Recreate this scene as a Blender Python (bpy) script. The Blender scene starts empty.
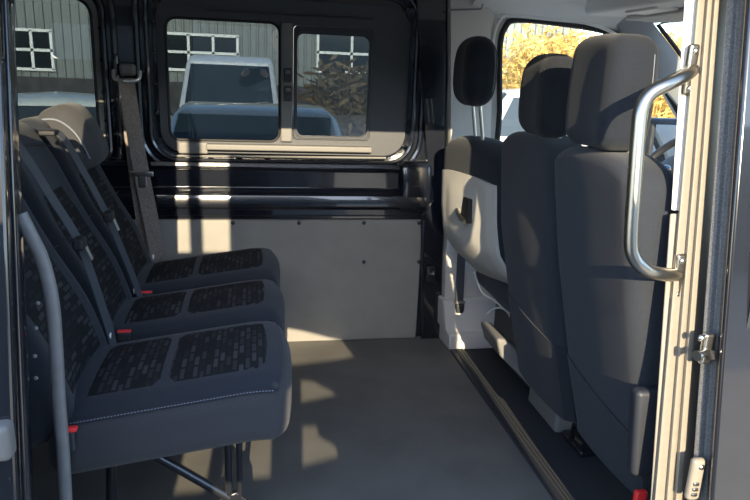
import bpy, bmesh, math, random
from mathutils import Vector, Matrix
from mathutils.geometry import tessellate_polygon
random.seed(7)
SC = bpy.context.scene
COL = SC.collection
V = Vector
# ------------------------------------------------------------------ camera
F = 650.0
CP = V((0, -2.95, 1.26))
ya = V((-120, -180, F)).normalized()
xa = V((3615, -30, F)); xa = (xa - ya * xa.dot(ya)).normalized()
za = xa.cross(ya)
# xa, ya, za: the world axes written in camera axes (right, down, forward)
def ray(px, py):
    d = V((px - 375, py - 250, F))
    return V((xa.dot(d), ya.dot(d), za.dot(d))).normalized()
def P(px, py, Y=None, X=None, Z=None, n=None, d=None):
    w = ray(px, py)
    if Y is not None: t = (Y - CP.y) / w.y
    elif X is not None: t = (X - CP.x) / w.x
    elif Z is not None: t = (Z - CP.z) / w.z
    else: t = (d - n.dot(CP)) / n.dot(w)
    return CP + w * t
cam_d = bpy.data.cameras.new('camera')
cam = bpy.data.objects.new('camera', cam_d); COL.objects.link(cam)
right = V((xa.x, ya.x, za.x)); down = V((xa.y, ya.y, za.y)); fwd = V((xa.z, ya.z, za.z))
m = Matrix((( right.x, -down.x, -fwd.x), (right.y, -down.y, -fwd.y), (right.z, -down.z, -fwd.z))).to_4x4()
m.translation = CP
cam.matrix_world = m
cam_d.sensor_width = 36; cam_d.lens = F / 750 * 36; cam_d.clip_start = 0.02; cam_d.clip_end = 500
SC.camera = cam

# ------------------------------------------------------------------ materials
def mat(name, col, rough=.6, metal=0, coat=0, noise=None, bump=None, spec=.5, sheen=0):
    m = bpy.data.materials.new(name); m.use_nodes = True
    nt = m.node_tree; b = nt.nodes['Principled BSDF']
    b.inputs['Base Color'].default_value = (*col, 1)
    b.inputs['Roughness'].default_value = rough
    b.inputs['Metallic'].default_value = metal
    b.inputs['Coat Weight'].default_value = coat
    b.inputs['Coat Roughness'].default_value = .04
    b.inputs['Specular IOR Level'].default_value = spec
    b.inputs['Sheen Weight'].default_value = sheen
    tc = nt.nodes.new('ShaderNodeTexCoord')
    if noise:
        sc, amt = noise
        n = nt.nodes.new('ShaderNodeTexNoise'); n.inputs['Scale'].default_value = sc; n.inputs['Detail'].default_value = 5
        nt.links.new(tc.outputs['Object'], n.inputs['Vector'])
        r = nt.nodes.new('ShaderNodeMapRange')
        r.inputs['From Min'].default_value = .3; r.inputs['From Max'].default_value = .7
        r.inputs['To Min'].default_value = 1 - amt; r.inputs['To Max'].default_value = 1 + amt
        nt.links.new(n.outputs['Fac'], r.inputs['Value'])
        mx = nt.nodes.new('ShaderNodeVectorMath'); mx.operation = 'SCALE'
        mx.inputs[0].default_value = col
        nt.links.new(r.outputs[0], mx.inputs['Scale'])
        nt.links.new(mx.outputs[0], b.inputs['Base Color'])
    if bump:
        sc, st = bump
        n = nt.nodes.new('ShaderNodeTexNoise'); n.inputs['Scale'].default_value = sc; n.inputs['Detail'].default_value = 3
        nt.links.new(tc.outputs['Object'], n.inputs['Vector'])
        bp = nt.nodes.new('ShaderNodeBump'); bp.inputs['Strength'].default_value = st; bp.inputs['Distance'].default_value = .002
        nt.links.new(n.outputs['Fac'], bp.inputs['Height'])
        nt.links.new(bp.outputs[0], b.inputs['Normal'])
    return m
def pattern_mat(name, ax):
    """woven seat cloth: dark ground with rows of short pale dashes. ax = (across, along) object axes"""
    m = bpy.data.materials.new(name); m.use_nodes = True
    nt = m.node_tree; b = nt.nodes['Principled BSDF']; b.inputs['Roughness'].default_value = .95
    b.inputs['Specular IOR Level'].default_value = .2
    tc = nt.nodes.new('ShaderNodeTexCoord'); sp = nt.nodes.new('ShaderNodeSeparateXYZ')
    nt.links.new(tc.outputs['Object'], sp.inputs[0])
    def M(op, a, c=None):
        n = nt.nodes.new('ShaderNodeMath'); n.operation = op
        for i, v in enumerate((a, c)):
            if v is None: continue
            if isinstance(v, (int, float)): n.inputs[i].default_value = v
            else: nt.links.new(v, n.inputs[i])
        return n.outputs[0]
    a = M('MULTIPLY', sp.outputs[ax[0]], 66.0)      # stripes
    c = M('MULTIPLY', sp.outputs[ax[1]], 20.0)
    ca = M('FLOOR', a); fa = M('FRACT', a)
    cc = M('ADD', c, M('MULTIPLY', ca, .5)); fc = M('FRACT', cc); ci = M('FLOOR', cc)
    cb = nt.nodes.new('ShaderNodeCombineXYZ')
    nt.links.new(ca, cb.inputs[0]); nt.links.new(ci, cb.inputs[1])
    wn = nt.nodes.new('ShaderNodeTexWhiteNoise'); nt.links.new(cb.outputs[0], wn.inputs['Vector'])
    on = M('MULTIPLY', M('GREATER_THAN', fa, .35), M('GREATER_THAN', fc, .18))
    f = M('MULTIPLY', on, M('POWER', wn.outputs['Value'], 2.0))
    mx = nt.nodes.new('ShaderNodeMix'); mx.data_type = 'RGBA'
    mx.inputs['A'].default_value = (.012, .012, .013, 1); mx.inputs['B'].default_value = (.05, .05, .052, 1)
    nt.links.new(f, mx.inputs['Factor']); nt.links.new(mx.outputs['Result'], b.inputs['Base Color'])
    return m
def glass(name, tint, refl=.12):
    m = bpy.data.materials.new(name); m.use_nodes = True
    nt = m.node_tree; nt.nodes.clear()
    o = nt.nodes.new('ShaderNodeOutputMaterial'); mx = nt.nodes.new('ShaderNodeMixShader')
    t = nt.nodes.new('ShaderNodeBsdfTransparent'); g = nt.nodes.new('ShaderNodeBsdfGlossy')
    fr = nt.nodes.new('ShaderNodeFresnel'); fr.inputs['IOR'].default_value = 1.5
    ad = nt.nodes.new('ShaderNodeMath'); ad.operation = 'ADD'; ad.inputs[1].default_value = refl; ad.use_clamp = True
    ge = nt.nodes.new('ShaderNodeNewGeometry'); iv = nt.nodes.new('ShaderNodeMath'); iv.operation = 'SUBTRACT'; iv.inputs[0].default_value = 1
    ml = nt.nodes.new('ShaderNodeMath'); ml.operation = 'MULTIPLY'
    nt.links.new(ge.outputs['Backfacing'], iv.inputs[1])
    nt.links.new(fr.outputs[0], ad.inputs[0]); nt.links.new(ad.outputs[0], ml.inputs[0]); nt.links.new(iv.outputs[0], ml.inputs[1]); nt.links.new(ml.outputs[0], mx.inputs[0])
    t.inputs[0].default_value = (*tint, 1); g.inputs['Roughness'].default_value = .01
    nt.links.new(t.outputs[0], mx.inputs[1]); nt.links.new(g.outputs[0], mx.inputs[2])
    nt.links.new(mx.outputs[0], o.inputs[0])
    return m
PAINT = mat('black_paint', (.006, .008, .014), .22, coat=1.0, bump=(300, .12))
PAINTO = mat('black_paint_outer', (.012, .013, .017), .2, coat=1.0)
GRAIN = mat('seam_sealer', (.14, .14, .14), .55, bump=(500, .8), noise=(300, .5))
HEAD = mat('headliner', (.86, .86, .83), .9, bump=(400, .3))
TRIM = mat('grey_trim', (.52, .50, .46), .7, bump=(300, .25))
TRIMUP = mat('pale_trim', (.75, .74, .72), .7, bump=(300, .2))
PANEL = mat('grey_board', (.235, .225, .205), .75, bump=(200, .2), noise=(9, .05))
VINYL = mat('floor_vinyl', (.125, .12, .108), .6, noise=(5, .16), bump=(260, .5))
CABFL = mat('cab_floor_mat', (.028, .03, .035), .75, bump=(200, .4))
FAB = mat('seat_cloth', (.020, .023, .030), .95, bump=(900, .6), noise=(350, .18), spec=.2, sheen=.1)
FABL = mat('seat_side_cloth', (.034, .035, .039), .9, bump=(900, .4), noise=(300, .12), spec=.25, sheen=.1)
FABD = mat('front_seat_cloth', (.024, .028, .036), .93, bump=(700, .5), noise=(300, .12), spec=.25, sheen=.1)
FABH = mat('headrest_cloth', (.014, .017, .023), .95, bump=(700, .5), noise=(300, .15), spec=.2, sheen=.1)
FABR = mat('bench_headrest_cloth', (.05, .05, .052), .95, bump=(700, .5), noise=(300, .15), spec=.2, sheen=.1)
PATC = pattern_mat('cushion_pattern', (0, 1))
PATB = pattern_mat('backrest_pattern', (2, 1))
THREAD = mat('pale_stitching', (.16, .18, .21), .8)
DPLA = mat('dark_plastic', (.022, .025, .032), .5, bump=(300, .2))
WPLA = mat('window_frame_plastic', (.05, .053, .06), .48, bump=(300, .15))
GPLA = mat('grey_plastic', (.17, .165, .155), .55, bump=(300, .2))
SPLA = mat('seat_back_board', (.50, .48, .43), .7, bump=(250, .3), noise=(200, .06))
RUB = mat('rubber', (.012, .012, .013), .6)
SEAL = mat('grey_seal', (.15, .15, .15), .45, noise=(40, .1))
SILV = mat('steel', (.55, .54, .5), .28, metal=1)
BRUSH = mat('brushed_tube', (.36, .34, .30), .3, metal=1)
WHITEP = mat('white_plastic', (.75, .74, .7), .45)
RED = mat('red_plastic', (.75, .03, .03), .45)
WEB = mat('dark_webbing', (.055, .06, .07), .6, bump=(600, .3))
WEBB = mat('taupe_webbing', (.22, .18, .155), .85, bump=(500, .5), noise=(120, .25))  # taupe lightened: sunlight on the hanging belt is put into the colour
DTUBE = mat('black_frame_tube', (.012, .013, .016), .3, coat=.6)
ALU = mat('cream_seal', (.25, .222, .18), .5, noise=(60, .05))
TINT = glass('tinted_glass', (.34, .375, .385), .08)
CLEAR = glass('clear_glass', (.97, .98, .98), .0)
MIRROR = mat('mirror_glass', (.8, .85, .9), .03, metal=1)

# ------------------------------------------------------------------ helpers
OFF = {}
def setoff(o, p, parent):
    OFF[o.name] = V(p)
    if parent is not None:
        o.parent = parent; o.location = V(p) - OFF[parent.name]
    else: o.location = p
def mk(name, vf, material, parent=None, smooth=True, bevel=0, seg=2, label=None, subs=0):
    verts, faces = vf
    verts = [V(v) for v in verts]
    if parent is None:
        xs = [v.x for v in verts]; ys = [v.y for v in verts]; zs = [v.z for v in verts]
        o0 = V(((min(xs) + max(xs)) / 2, (min(ys) + max(ys)) / 2, min(zs)))
    else: o0 = OFF[parent.name].copy()
    me = bpy.data.meshes.new(name)
    me.from_pydata([v - o0 for v in verts], [], faces)
    bm = bmesh.new(); bm.from_mesh(me)
    bmesh.ops.recalc_face_normals(bm, faces=bm.faces); bm.to_mesh(me); bm.free()
    me.update()
    me.materials.append(material)
    o = bpy.data.objects.new(name, me); COL.objects.link(o)
    setoff(o, o0, parent)
    if smooth:
        for p in me.polygons: p.use_smooth = True
        try: me.set_sharp_from_angle(angle=math.radians(38))
        except Exception: pass
    if bevel:
        b = o.modifiers.new('bevel', 'BEVEL'); b.width = bevel; b.segments = seg; b.limit_method = 'ANGLE'; b.angle_limit = math.radians(40)
    if subs:
        s = o.modifiers.new('s', 'SUBSURF'); s.levels = subs; s.render_levels = subs
    if label: o['label'] = label
    return o
def thing(name, label, cat, loc, group=None):
    o = bpy.data.objects.new(name, None); COL.objects.link(o); o.empty_display_size = .1
    setoff(o, loc, None); o['label'] = label; o['category'] = cat
    if group: o['group'] = group
    return o
def tag(o, label, cat, group=None, kind=None):
    o['label'] = label; o['category'] = cat
    if group: o['group'] = group
    if kind: o['kind'] = kind
    return o
def struct(o, label=None):
    o['kind'] = 'structure'
    if label: o['label'] = label
    return o
def join(*vfs):
    vs, fs = [], []
    for v, f in vfs:
        n = len(vs); vs += list(v); fs += [tuple(i + n for i in q) for q in f]
    return vs, fs
def box(x0, x1, y0, y1, z0, z1):
    v = [V((x, y, z)) for x in (x0, x1) for y in (y0, y1) for z in (z0, z1)]
    return v, [(0, 1, 3, 2), (4, 6, 7, 5), (0, 4, 5, 1), (2, 3, 7, 6), (0, 2, 6, 4), (1, 5, 7, 3)]
def soft(x0, x1, y0, y1, z0, z1, r, n=10, fn=None):
    """box with rounded edges, finely divided; fn deforms it"""
    r = min(r, (x1 - x0) / 2.01, (y1 - y0) / 2.01, (z1 - z0) / 2.01)
    lo = (x0, y0, z0); hi = (x1, y1, z1)
    def ticks(a, b):
        t = [a + r * (1 - math.cos(k * math.pi / 8)) * 1.0 for k in range(0, 5)]
        t = [a + r * k / 4 for k in range(4)]
        t += [a + r + (b - a - 2 * r) * k / n for k in range(n + 1)]
        t += [b - r + r * k / 4 for k in range(1, 5)]
        return t
    T = [ticks(lo[i], hi[i]) for i in range(3)]
    idx = {}; vs = []; fs = []
    def vid(p):
        k = tuple(round(c, 6) for c in p)
        if k not in idx:
            q = V([min(max(p[i], lo[i] + r), hi[i] - r) for i in range(3)])
            d = V(p) - q
            # warp so that the arc is even
            if d.length > 1e-9: w = q + d.normalized() * r
            else: w = V(p)
            idx[k] = len(vs); vs.append(w)
        return idx[k]
    for ax in range(3):
        a, b = [i for i in range(3) if i != ax]
        for side in (lo[ax], hi[ax]):
            for i in range(len(T[a]) - 1):
                for j in range(len(T[b]) - 1):
                    q = []
                    for (u, w) in ((i, j), (i + 1, j), (i + 1, j + 1), (i, j + 1)):
                        p = [0, 0, 0]; p[ax] = side; p[a] = T[a][u]; p[b] = T[b][w]
                        q.append(vid(p))
                    if len(set(q)) > 2: fs.append(tuple(q))
    if fn: vs = [V(fn(v)) for v in vs]
    return vs, fs
def plate(outer, holes, y0, y1, fn=None):
    """flat sheet in XZ with holes, thickness y0..y1"""
    loops = [[V((p[0], p[1], 0)) for p in outer]] + [[V((p[0], p[1], 0)) for p in h] for h in holes]
    flat = [p for l in loops for p in l]
    tri = tessellate_polygon(loops)
    n = len(flat)
    vs = [V((p.x, y0, p.y)) for p in flat] + [V((p.x, y1, p.y)) for p in flat]
    fs = [tuple(t) for t in tri] + [tuple(i + n for i in reversed(t)) for t in tri]
    k = 0
    for l in loops:
        for i in range(len(l)):
            a = k + i; b = k + (i + 1) % len(l)
            fs.append((a, b, b + n, a + n))
        k += len(l)
    if fn: vs = [V(fn(v)) for v in vs]
    return vs, fs
def rrect(x0, x1, z0, z1, r, k=8):
    pts = []
    if not isinstance(r, (tuple, list)): r = (r,) * 4     # br, tr, tl, bl
    for (cx, cz, a0, rr) in ((x1, z0, -90, r[0]), (x1, z1, 0, r[1]), (x0, z1, 90, r[2]), (x0, z0, 180, r[3])):
        cx += -rr if cx == x1 else rr; cz += -rr if cz == z1 else rr
        for i in range(k + 1):
            a = math.radians(a0 + 90 * i / k); pts.append((cx + rr * math.cos(a), cz + rr * math.sin(a)))
    return pts
def offset(pts, d):
    c = []
    n = len(pts)
    for i in range(n):
        a = V(pts[i - 1]); b = V(pts[(i + 1) % n]); t = (b - a)
        if t.length < 1e-9: c.append(tuple(pts[i])); continue
        t.normalize(); c.append((pts[i][0] + t[1] * d, pts[i][1] - t[0] * d))
    return c
def smooth_path(pts, k=6, closed=False):
    pts = [V(p) for p in pts]; out = []; n = len(pts)
    rng = range(n) if closed else range(n - 1)
    for i in rng:
        if closed: p0, p1, p2, p3 = pts[i - 1], pts[i], pts[(i + 1) % n], pts[(i + 2) % n]
        else: p0, p1, p2, p3 = pts[max(i - 1, 0)], pts[i], pts[i + 1], pts[min(i + 2, n - 1)]
        for j in range(k):
            t = j / k
            out.append(.5 * ((2 * p1) + (p2 - p0) * t + (2 * p0 - 5 * p1 + 4 * p2 - p3) * t * t + (3 * p1 - p0 - 3 * p2 + p3) * t ** 3))
    if not closed: out.append(pts[-1])
    return out
def tube(pts, r, segs=12, closed=False, flat=None, up=(0, 0, 1)):
    """swept round (or elliptical: flat=(ra, rb)) bar"""
    pts = [V(p) for p in pts]; n = len(pts); vs = []; fs = []
    u0 = None
    for i, p in enumerate(pts):
        a = pts[i - 1] if (i > 0 or closed) else p; b = pts[(i + 1) % n] if (i < n - 1 or closed) else p
        t = (b - a).normalized()
        if u0 is None:
            u0 = V(up) if abs(t.dot(V(up))) < .95 else V((1, 0, 0))
        u = (u0 - t * t.dot(u0)).normalized(); w = t.cross(u); u0 = u
        rr = r[i] if isinstance(r, (list, tuple)) else r
        ra, rb = flat if flat else (rr, rr)
        for k in range(segs):
            an = 2 * math.pi * k / segs
            vs.append(p + u * math.cos(an) * ra + w * math.sin(an) * rb)
    m_ = n if closed else n - 1
    for i in range(m_):
        for k in range(segs):
            a = i * segs + k; b = i * segs + (k + 1) % segs; j = ((i + 1) % n) * segs
            fs.append((a, b, j + (k + 1) % segs, j + k))
    if not closed:
        fs.append(tuple(range(segs))); fs.append(tuple((n - 1) * segs + k for k in reversed(range(segs))))
    return vs, fs
def ribbon(pts, width, across, th=.0022):
    """flat webbing along pts; across = direction of its width"""
    pts = [V(p) for p in pts]; vs = []; fs = []; n = len(pts)
    for i, p in enumerate(pts):
        a = pts[max(i - 1, 0)]; b = pts[min(i + 1, n - 1)]; t = (b - a).normalized()
        ac = V(across[i]) if isinstance(across, list) else V(across)
        ac = (ac - t * t.dot(ac)).normalized(); nn = t.cross(ac)
        for (s, q) in ((-1, -1), (1, -1), (1, 1), (-1, 1)):
            vs.append(p + ac * s * width / 2 + nn * q * th / 2)
    for i in range(n - 1):
        for k in range(4):
            fs.append((i * 4 + k, i * 4 + (k + 1) % 4, (i + 1) * 4 + (k + 1) % 4, (i + 1) * 4 + k))
    fs.append((0, 1, 2, 3)); fs.append(tuple((n - 1) * 4 + k for k in (3, 2, 1, 0)))
    return vs, fs
def prism(poly, a, b, axis='y', fn=None):
    n = len(poly); vs = []
    for t in (a, b):
        for p in poly:
            if axis == 'y': vs.append(V((p[0], t, p[1])))
            elif axis == 'x': vs.append(V((t, p[0], p[1])))
            else: vs.append(V((p[0], p[1], t)))
    fs = [tuple(range(n)), tuple(range(2 * n - 1, n - 1, -1))]
    for i in range(n): fs.append((i, (i + 1) % n, (i + 1) % n + n, i + n))
    if fn: vs = [V(fn(v)) for v in vs]
    return vs, fs
def loft(loops):
    vs = [V(p) for l in loops for p in l]; n = len(loops[0]); fs = []
    for i in range(len(loops) - 1):
        for k in range(n):
            fs.append((i * n + k, i * n + (k + 1) % n, (i + 1) * n + (k + 1) % n, (i + 1) * n + k))
    fs.append(tuple(range(n))); fs.append(tuple((len(loops) - 1) * n + k for k in reversed(range(n))))
    return vs, fs
def disc(c, r, h, axis='y', k=20):
    pl = [(math.cos(2 * math.pi * i / k) * r, math.sin(2 * math.pi * i / k) * r) for i in range(k)]
    c = V(c)
    if axis == 'y': return prism([(c.x + p[0], c.z + p[1]) for p in pl], c.y - h / 2, c.y + h / 2, 'y')
    if axis == 'x': return prism([(c.y + p[0], c.z + p[1]) for p in pl], c.x - h / 2, c.x + h / 2, 'x')
    return prism([(c.x + p[0], c.y + p[1]) for p in pl], c.z - h / 2, c.z + h / 2, 'z')
def dome(c, r, h, k=12, rings=4):
    """bolt head bulging towards -Y"""
    c = V(c); vs = []; fs = []
    for j in range(rings):
        a = math.pi / 2 * j / rings
        for i in range(k):
            t = 2 * math.pi * i / k
            vs.append(c + V((math.cos(t) * r * math.cos(a), -h * math.sin(a), math.sin(t) * r * math.cos(a))))
    vs.append(c + V((0, -h, 0)))
    for j in range(rings - 1):
        for i in range(k): fs.append((j * k + i, j * k + (i + 1) % k, (j + 1) * k + (i + 1) % k, (j + 1) * k + i))
    for i in range(k): fs.append(((rings - 1) * k + i, (rings - 1) * k + (i + 1) % k, len(vs) - 1))
    fs.append(tuple(range(k)))
    return vs, fs
def px2(pts, Y): return [(P(a, b, Y=Y).x, P(a, b, Y=Y).z) for a, b in pts]
def pxp(pts, Y): return [P(a, b, Y=Y) for a, b in pts]

# ================================================================== SHELL
ROOF = 1.62
struct(mk('floor', box(-2.0, .905, -1.80, .03, -.05, 0), VINYL), 'dark grey rubber cargo floor')
struct(mk('floor_cab', box(.975, 2.6, -1.80, .03, -.05, 0), CABFL), 'black front cab floor')
# ridged strip where the cargo floor meets the cab
tr = mk('trim_1', soft(.905, .975, -1.78, -.02, -.05, .006, .006, 4), DPLA)
for k in range(46):
    pass
rib = [box(.932 + .014 * j, .940 + .014 * j, -1.76, -.05, .006, .0085) for j in range(3)]
mk('rib', join(*rib), CABFL, tr); struct(tr, 'ridged floor strip between cargo floor and cab')
struct(mk('ceiling', soft(-2.0, 1.9, -1.66, .05, ROOF, ROOF + .04, .01, 3), HEAD), 'pale grey headliner')
struct(mk('wall_rear', box(-2.04, -2.0, -1.8, .1, -.05, ROOF), TRIM))

# ---- far wall, inner metal with two window apertures
h1 = px2([(150, 30), (152, 118), (160, 144), (180, 160), (386, 160), (404, 148), (413, 122), (414, 14), (404, -8), (384, -16), (172, -18), (157, -8)], 0)
def rnd(pts, k=5): return [(p.x, p.y) for p in smooth_path([V((a, b, 0)) for a, b in pts], k, True)]
hole_c = rrect(P(150, 70, Y=0).x, P(414, 70, Y=0).x, P(280, 160, Y=0).z, P(280, -14, Y=0).z, .11)
hole_l = rrect(-1.25, P(104, 70, Y=0).x, P(90, 168, Y=0).z, P(90, -14, Y=0).z, .09)
wall_outer = [(-2.0, -.04), (.86, -.04), (.86, ROOF), (-2.0, ROOF)]
wf = mk('wall_far', plate(wall_outer, [hole_c, hole_l], 0.0, .07), PAINT, smooth=False)
struct(wf, 'glossy black inner body side of the van')
# raised rims round the apertures
for nm, h in (('rim', hole_c), ('rim', hole_l)):
    mk(nm, tube([V((x, -.004, z)) for x, z in offset(h, .008)], .011, 8, True), PAINT, wf)
    mk(nm, tube([V((x, -.004, z)) for x, z in offset(h, .047)], .014, 8, True), PAINT, wf)
    mk('flange', plate(offset(h, .002), [offset(h, -.022)], .055, .062), PAINT, wf)
mod_c = rrect(P(159, 70, Y=.05).x, P(407, 70, Y=.05).x, P(280, 153, Y=.05).z, P(280, 1, Y=.05).z, .10)
mod_l = rrect(-1.21, P(101, 70, Y=.05).x, P(90, 162, Y=.05).z, P(90, -7, Y=.05).z, .085)
mk('outer_skin', plate([(-2.0, -.04), (.86, -.04), (.86, ROOF), (-2.0, ROOF)], [offset(mod_c, -.01), offset(mod_l, -.01)], .075, .09), PAINT, wf, smooth=False)
# clips pressed into the flange
def clips(h, step, parent):
    acc = 0
    for i in range(len(h)):
        a = V(h[i]); b = V(h[(i + 1) % len(h)]); L = (b - a).length; t = 0
        if L < 1e-6: continue
        d = (b - a) / L; nn = V((d.y, -d.x))
        while acc + (L - t) >= step:
            t += step - acc; acc = 0
            p = a + d * t - nn * .012
            w = [soft(p.x - .012, p.x + .012, .02, .05, p.y - .007, p.y + .007, .005, 2),
                 dome((p.x, .02, p.y), .006, .008, 8, 3)]
            mk('clip', join(*w), PAINT, parent)
        acc += L - t
clips(hole_c, .125, wf); clips(hole_l, .125, wf)
# lower beam: shelf, web, sloping ledge and lip
zb = lambda y, Y=0: P(280, y, Y=Y).z
prof = [(.01, zb(164) + .0), (-.034, zb(163, -.034)), (-.040, zb(168, -.04)), (-.022, zb(171, -.022)), (-.020, zb(188, -.02)), (-.060, zb(196, -.06)), (-.066, zb(201, -.066)),
        (-.066, zb(207, -.066)), (-.03, zb(209, -.03)), (-.028, zb(216, -.028)), (.01, zb(217))]
bm_ = prism(prof, -2.0, .78, 'x')
struct(mk('trim_2', bm_, PAINT, bevel=.004, seg=3), 'glossy black pressed beam under the far windows')
# swelling where the beam meets the black pillar
struct(mk('trim_3', soft(P(400, 150, Y=-.03).x, P(433, 150, Y=-.03).x, -.05, .03, zb(212), zb(158), .03, 4,
      lambda v: (v.x + (v.z - .75) * .0, v.y - .015 * math.sin(max(0, min(1, (v.z - .66) / .22)) * math.pi), v.z)), PAINT), 'black corner bulge of the beam beside the pillar')
# pressed pockets on the window post
mk('pressing', tube(smooth_path([P(112, 158, Y=-.004), P(119, 160, Y=-.004), P(121, 170, Y=-.004), P(116, 176, Y=-.004)], 5), .006, 8), PAINT, wf)
mk('pressing', tube(smooth_path([P(152, 160, Y=-.004), P(152, 172, Y=-.004), P(166, 175, Y=-.004), P(170, 172, Y=-.004)], 5), .005, 8), PAINT, wf)
mk('pressing', soft(P(112, 60, Y=0).x, P(119, 60, Y=0).x, -.02, .02, zb(150), zb(60), .012, 3), PAINT, wf)
# black pillar
pil = [P(415, -20, Y=-.03), P(447, -20, Y=-.03), P(447, 60, Y=-.03), P(444, 205, Y=-.03), P(440, 345, Y=-.03), P(421, 345, Y=-.03), P(421, 215, Y=-.03), P(432, 200, Y=-.03), P(426, 150, Y=-.03)]
wp = mk('wall_pillar', plate([(p.x, p.z) for p in pil], [], -.035, .03), PAINT, bevel=.006, seg=3, smooth=False)
struct(wp, 'glossy black pillar between cargo side and cab')
mk('bead', tube([P(424, 220, Y=-.04), P(422, 280, Y=-.04), P(423, 335, Y=-.04)], .006, 8), PAINT, wp)
# grey board panel with bolts
pz = zb(219) ; pw = mk('trim_4', soft(-2.0, P(421, 250, Y=-.02).x, -.020, 0, .0, pz, .006, 6), PANEL)
struct(pw, 'plain grey lower side panel with bolts')
for (bx, by) in ((233, 223), (300 - 30, 223), (299, 223), (364, 223), (419, 223), (364, 262), (419, 262), (160, 223)):
    if bx in (270, 160): continue
    mk('bolt', dome(P(bx, by, Y=-.02), .0095, .007), DPLA, pw)
# small latch bracket on the pillar foot
lt = thing('floor_latch', 'small dark metal latch on the black pillar foot', 'latch', P(430, 285, Y=-.045))
a = P(430, 272, Y=-.045)
mk('latch_plate', soft(a.x - .022, a.x + .022, -.058, -.036, a.z - .05, a.z + .03, .008, 3), DTUBE, lt)
mk('latch_catch', tube([a + V((-.012, -.01, .01)), a + V((-.008, -.026, .0)), a + V((.01, -.026, -.004)), a + V((.014, -.01, .004))], .006, 8), SILV, lt)

# ---- far trim of the cab: pillar trim + door frame with the driver window
drv_hole = rnd([(p.x, p.z) for p in pxp([(497, 180), (496, 110), (496, 50), (501, 28), (514, 19), (560, 23), (600, 30), (626, 42), (646, 66), (664, 92), (690, 140), (696, 175), (640, 182), (560, 182)], .06)], 4)
o4 = pxp([(447, -40), (447, 60), (443, 210), (440, 330), (440, 345)], .0)
oo = [(p.x, p.z) for p in o4]
oo += [(2.25, 0.0), (2.45, .95), (2.28, 1.12), (1.90, 1.46), (1.80, ROOF), (.86, ROOF)]
wfc = mk('wall_cab', plate(oo, [drv_hole], .02, .09), TRIM, smooth=False)
struct(wfc, 'pale grey door and pillar lining on the driver side')
mk('door_seal', tube([V((x, .025, z)) for x, z in offset(drv_hole, .004)], .016, 8, True), RUB, wfc)
mk('pillar_lining', loft([[P(447 + a, y, Y=q) for a, q in ((0, .02), (1, -.05), (4, -.075), (w - 10, -.06), (w, -.0), (w, .03), (0, .04))]
     for y, w in ((-30, 56), (5, 52), (28, 48), (60, 46), (120, 44), (170, 43))] +
     [[P(x0 + a, y, Y=q) for a, q in ((0, .02), (1, -.05), (4, -.075), (w - 10, -.06), (w, -.0), (w, .03), (0, .04))]
     for y, x0, w in ((215, 445, 45), (260, 442, 45), (300, 441, 48), (330, 440, 55), (345, 440, 60))]), TRIM, wfc)
# flared foot of the lining
mk('lining_foot', loft([[V((x0, .02, z)), V((x0 + .01, yy, z)), V((x1, yy + .0, z)), V((x1, .03, z))] for x0, x1, yy, z in
     ((P(441, 300, Y=-.1).x, 1.12, -.10, P(441, 300, Y=-.1).z), (P(443, 335, Y=-.15).x, 1.3, -.15, .085), (P(447, 342, Y=-.18).x, 1.34, -.18, .075), (P(447, 350, Y=-.185).x, 1.36, -.185, .0))]), TRIM, wfc, bevel=.008)
# seam of the lining up high
mk('lining_step', tube([P(449, 10, Y=-.08), P(481, 9, Y=-.08), P(483, 4, Y=-.08), P(485, -12, Y=-.08)], .0035, 6), GPLA, wfc)
mk('lining_edge', tube(smooth_path([P(493, 52, Y=-.02), P(494, 34, Y=-.02), P(500, 20, Y=-.02), P(510, 15, Y=-.02), P(560, 18, Y=-.02), P(600, 27, Y=-.02), P(622, 38, Y=-.02)], 5), .008, 8), HEAD, wfc)
# headliner side roll
mk('headliner_roll', loft([[V((x, .02, ROOF - .09 - dz)), V((x, -.03, ROOF - .075 - dz)), V((x, -.13, ROOF - .02)), V((x, -.2, ROOF)), V((x, .02, ROOF))] for x, dz in ((.93, 0), (1.2, 0), (1.5, .01), (1.78, .03))]), HEAD, wfc)
# driver window pane
w3 = mk('window_3', plate(drv_hole, [], .055, .059), CLEAR, smooth=False); struct(w3, 'clear driver door window')
# A pillar lining from roof to dashboard
ap = thing
pa = [P(612, 20, Y=-.03), P(634, 44, Y=-.03), P(660, 82, Y=-.03), P(684, 112, Y=-.03), P(715, 160, Y=-.03)]
pb = [P(640, 8, Y=-.10), P(654, 24, Y=-.10), P(671, 46, Y=-.10), P(690, 72, Y=-.10), P(735, 132, Y=-.10)]
PIL = mat('pillar_lining_cool', (.36, .39, .41), .65, bump=(300, .2))
loops = []
for i in range(5):
    loops.append([pa[i], (pa[i] + pb[i]) / 2 + V((-.01, -.02, .01)), pb[i], pb[i] + V((.02, .05, .0)), pa[i] + V((.02, .06, 0))])
struct(mk('trim_5', loft(loops), PIL), 'sloping windscreen pillar lining on the driver side')
# windscreen
wsq = [V((1.84, -1.62, 1.55)), V((1.84, .03, 1.55)), V((2.55, .06, .98)), V((2.55, -1.72, .98))]
nn = V((.57, 0, .71)).normalized() * .005
w4 = mk('window_4', (wsq + [p + nn for p in wsq], [(0, 1, 2, 3), (4, 7, 6, 5), (0, 4, 5, 1), (1, 5, 6, 2), (2, 6, 7, 3), (3, 7, 4, 0)]), CLEAR, smooth=False)
struct(w4, 'front windscreen')
mk('frit', tube([V((1.84, -1.62, 1.55)), V((1.86, -.10, 1.55))] + [q + V((.02, .0, -.002)) for q in pb[1:]], .010, 8), RUB, w4)
struct(mk('trim_6', soft(1.72, 1.84, -1.64, .04, 1.54, ROOF, .02, 4), HEAD), 'headliner front edge above the windscreen')
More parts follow.
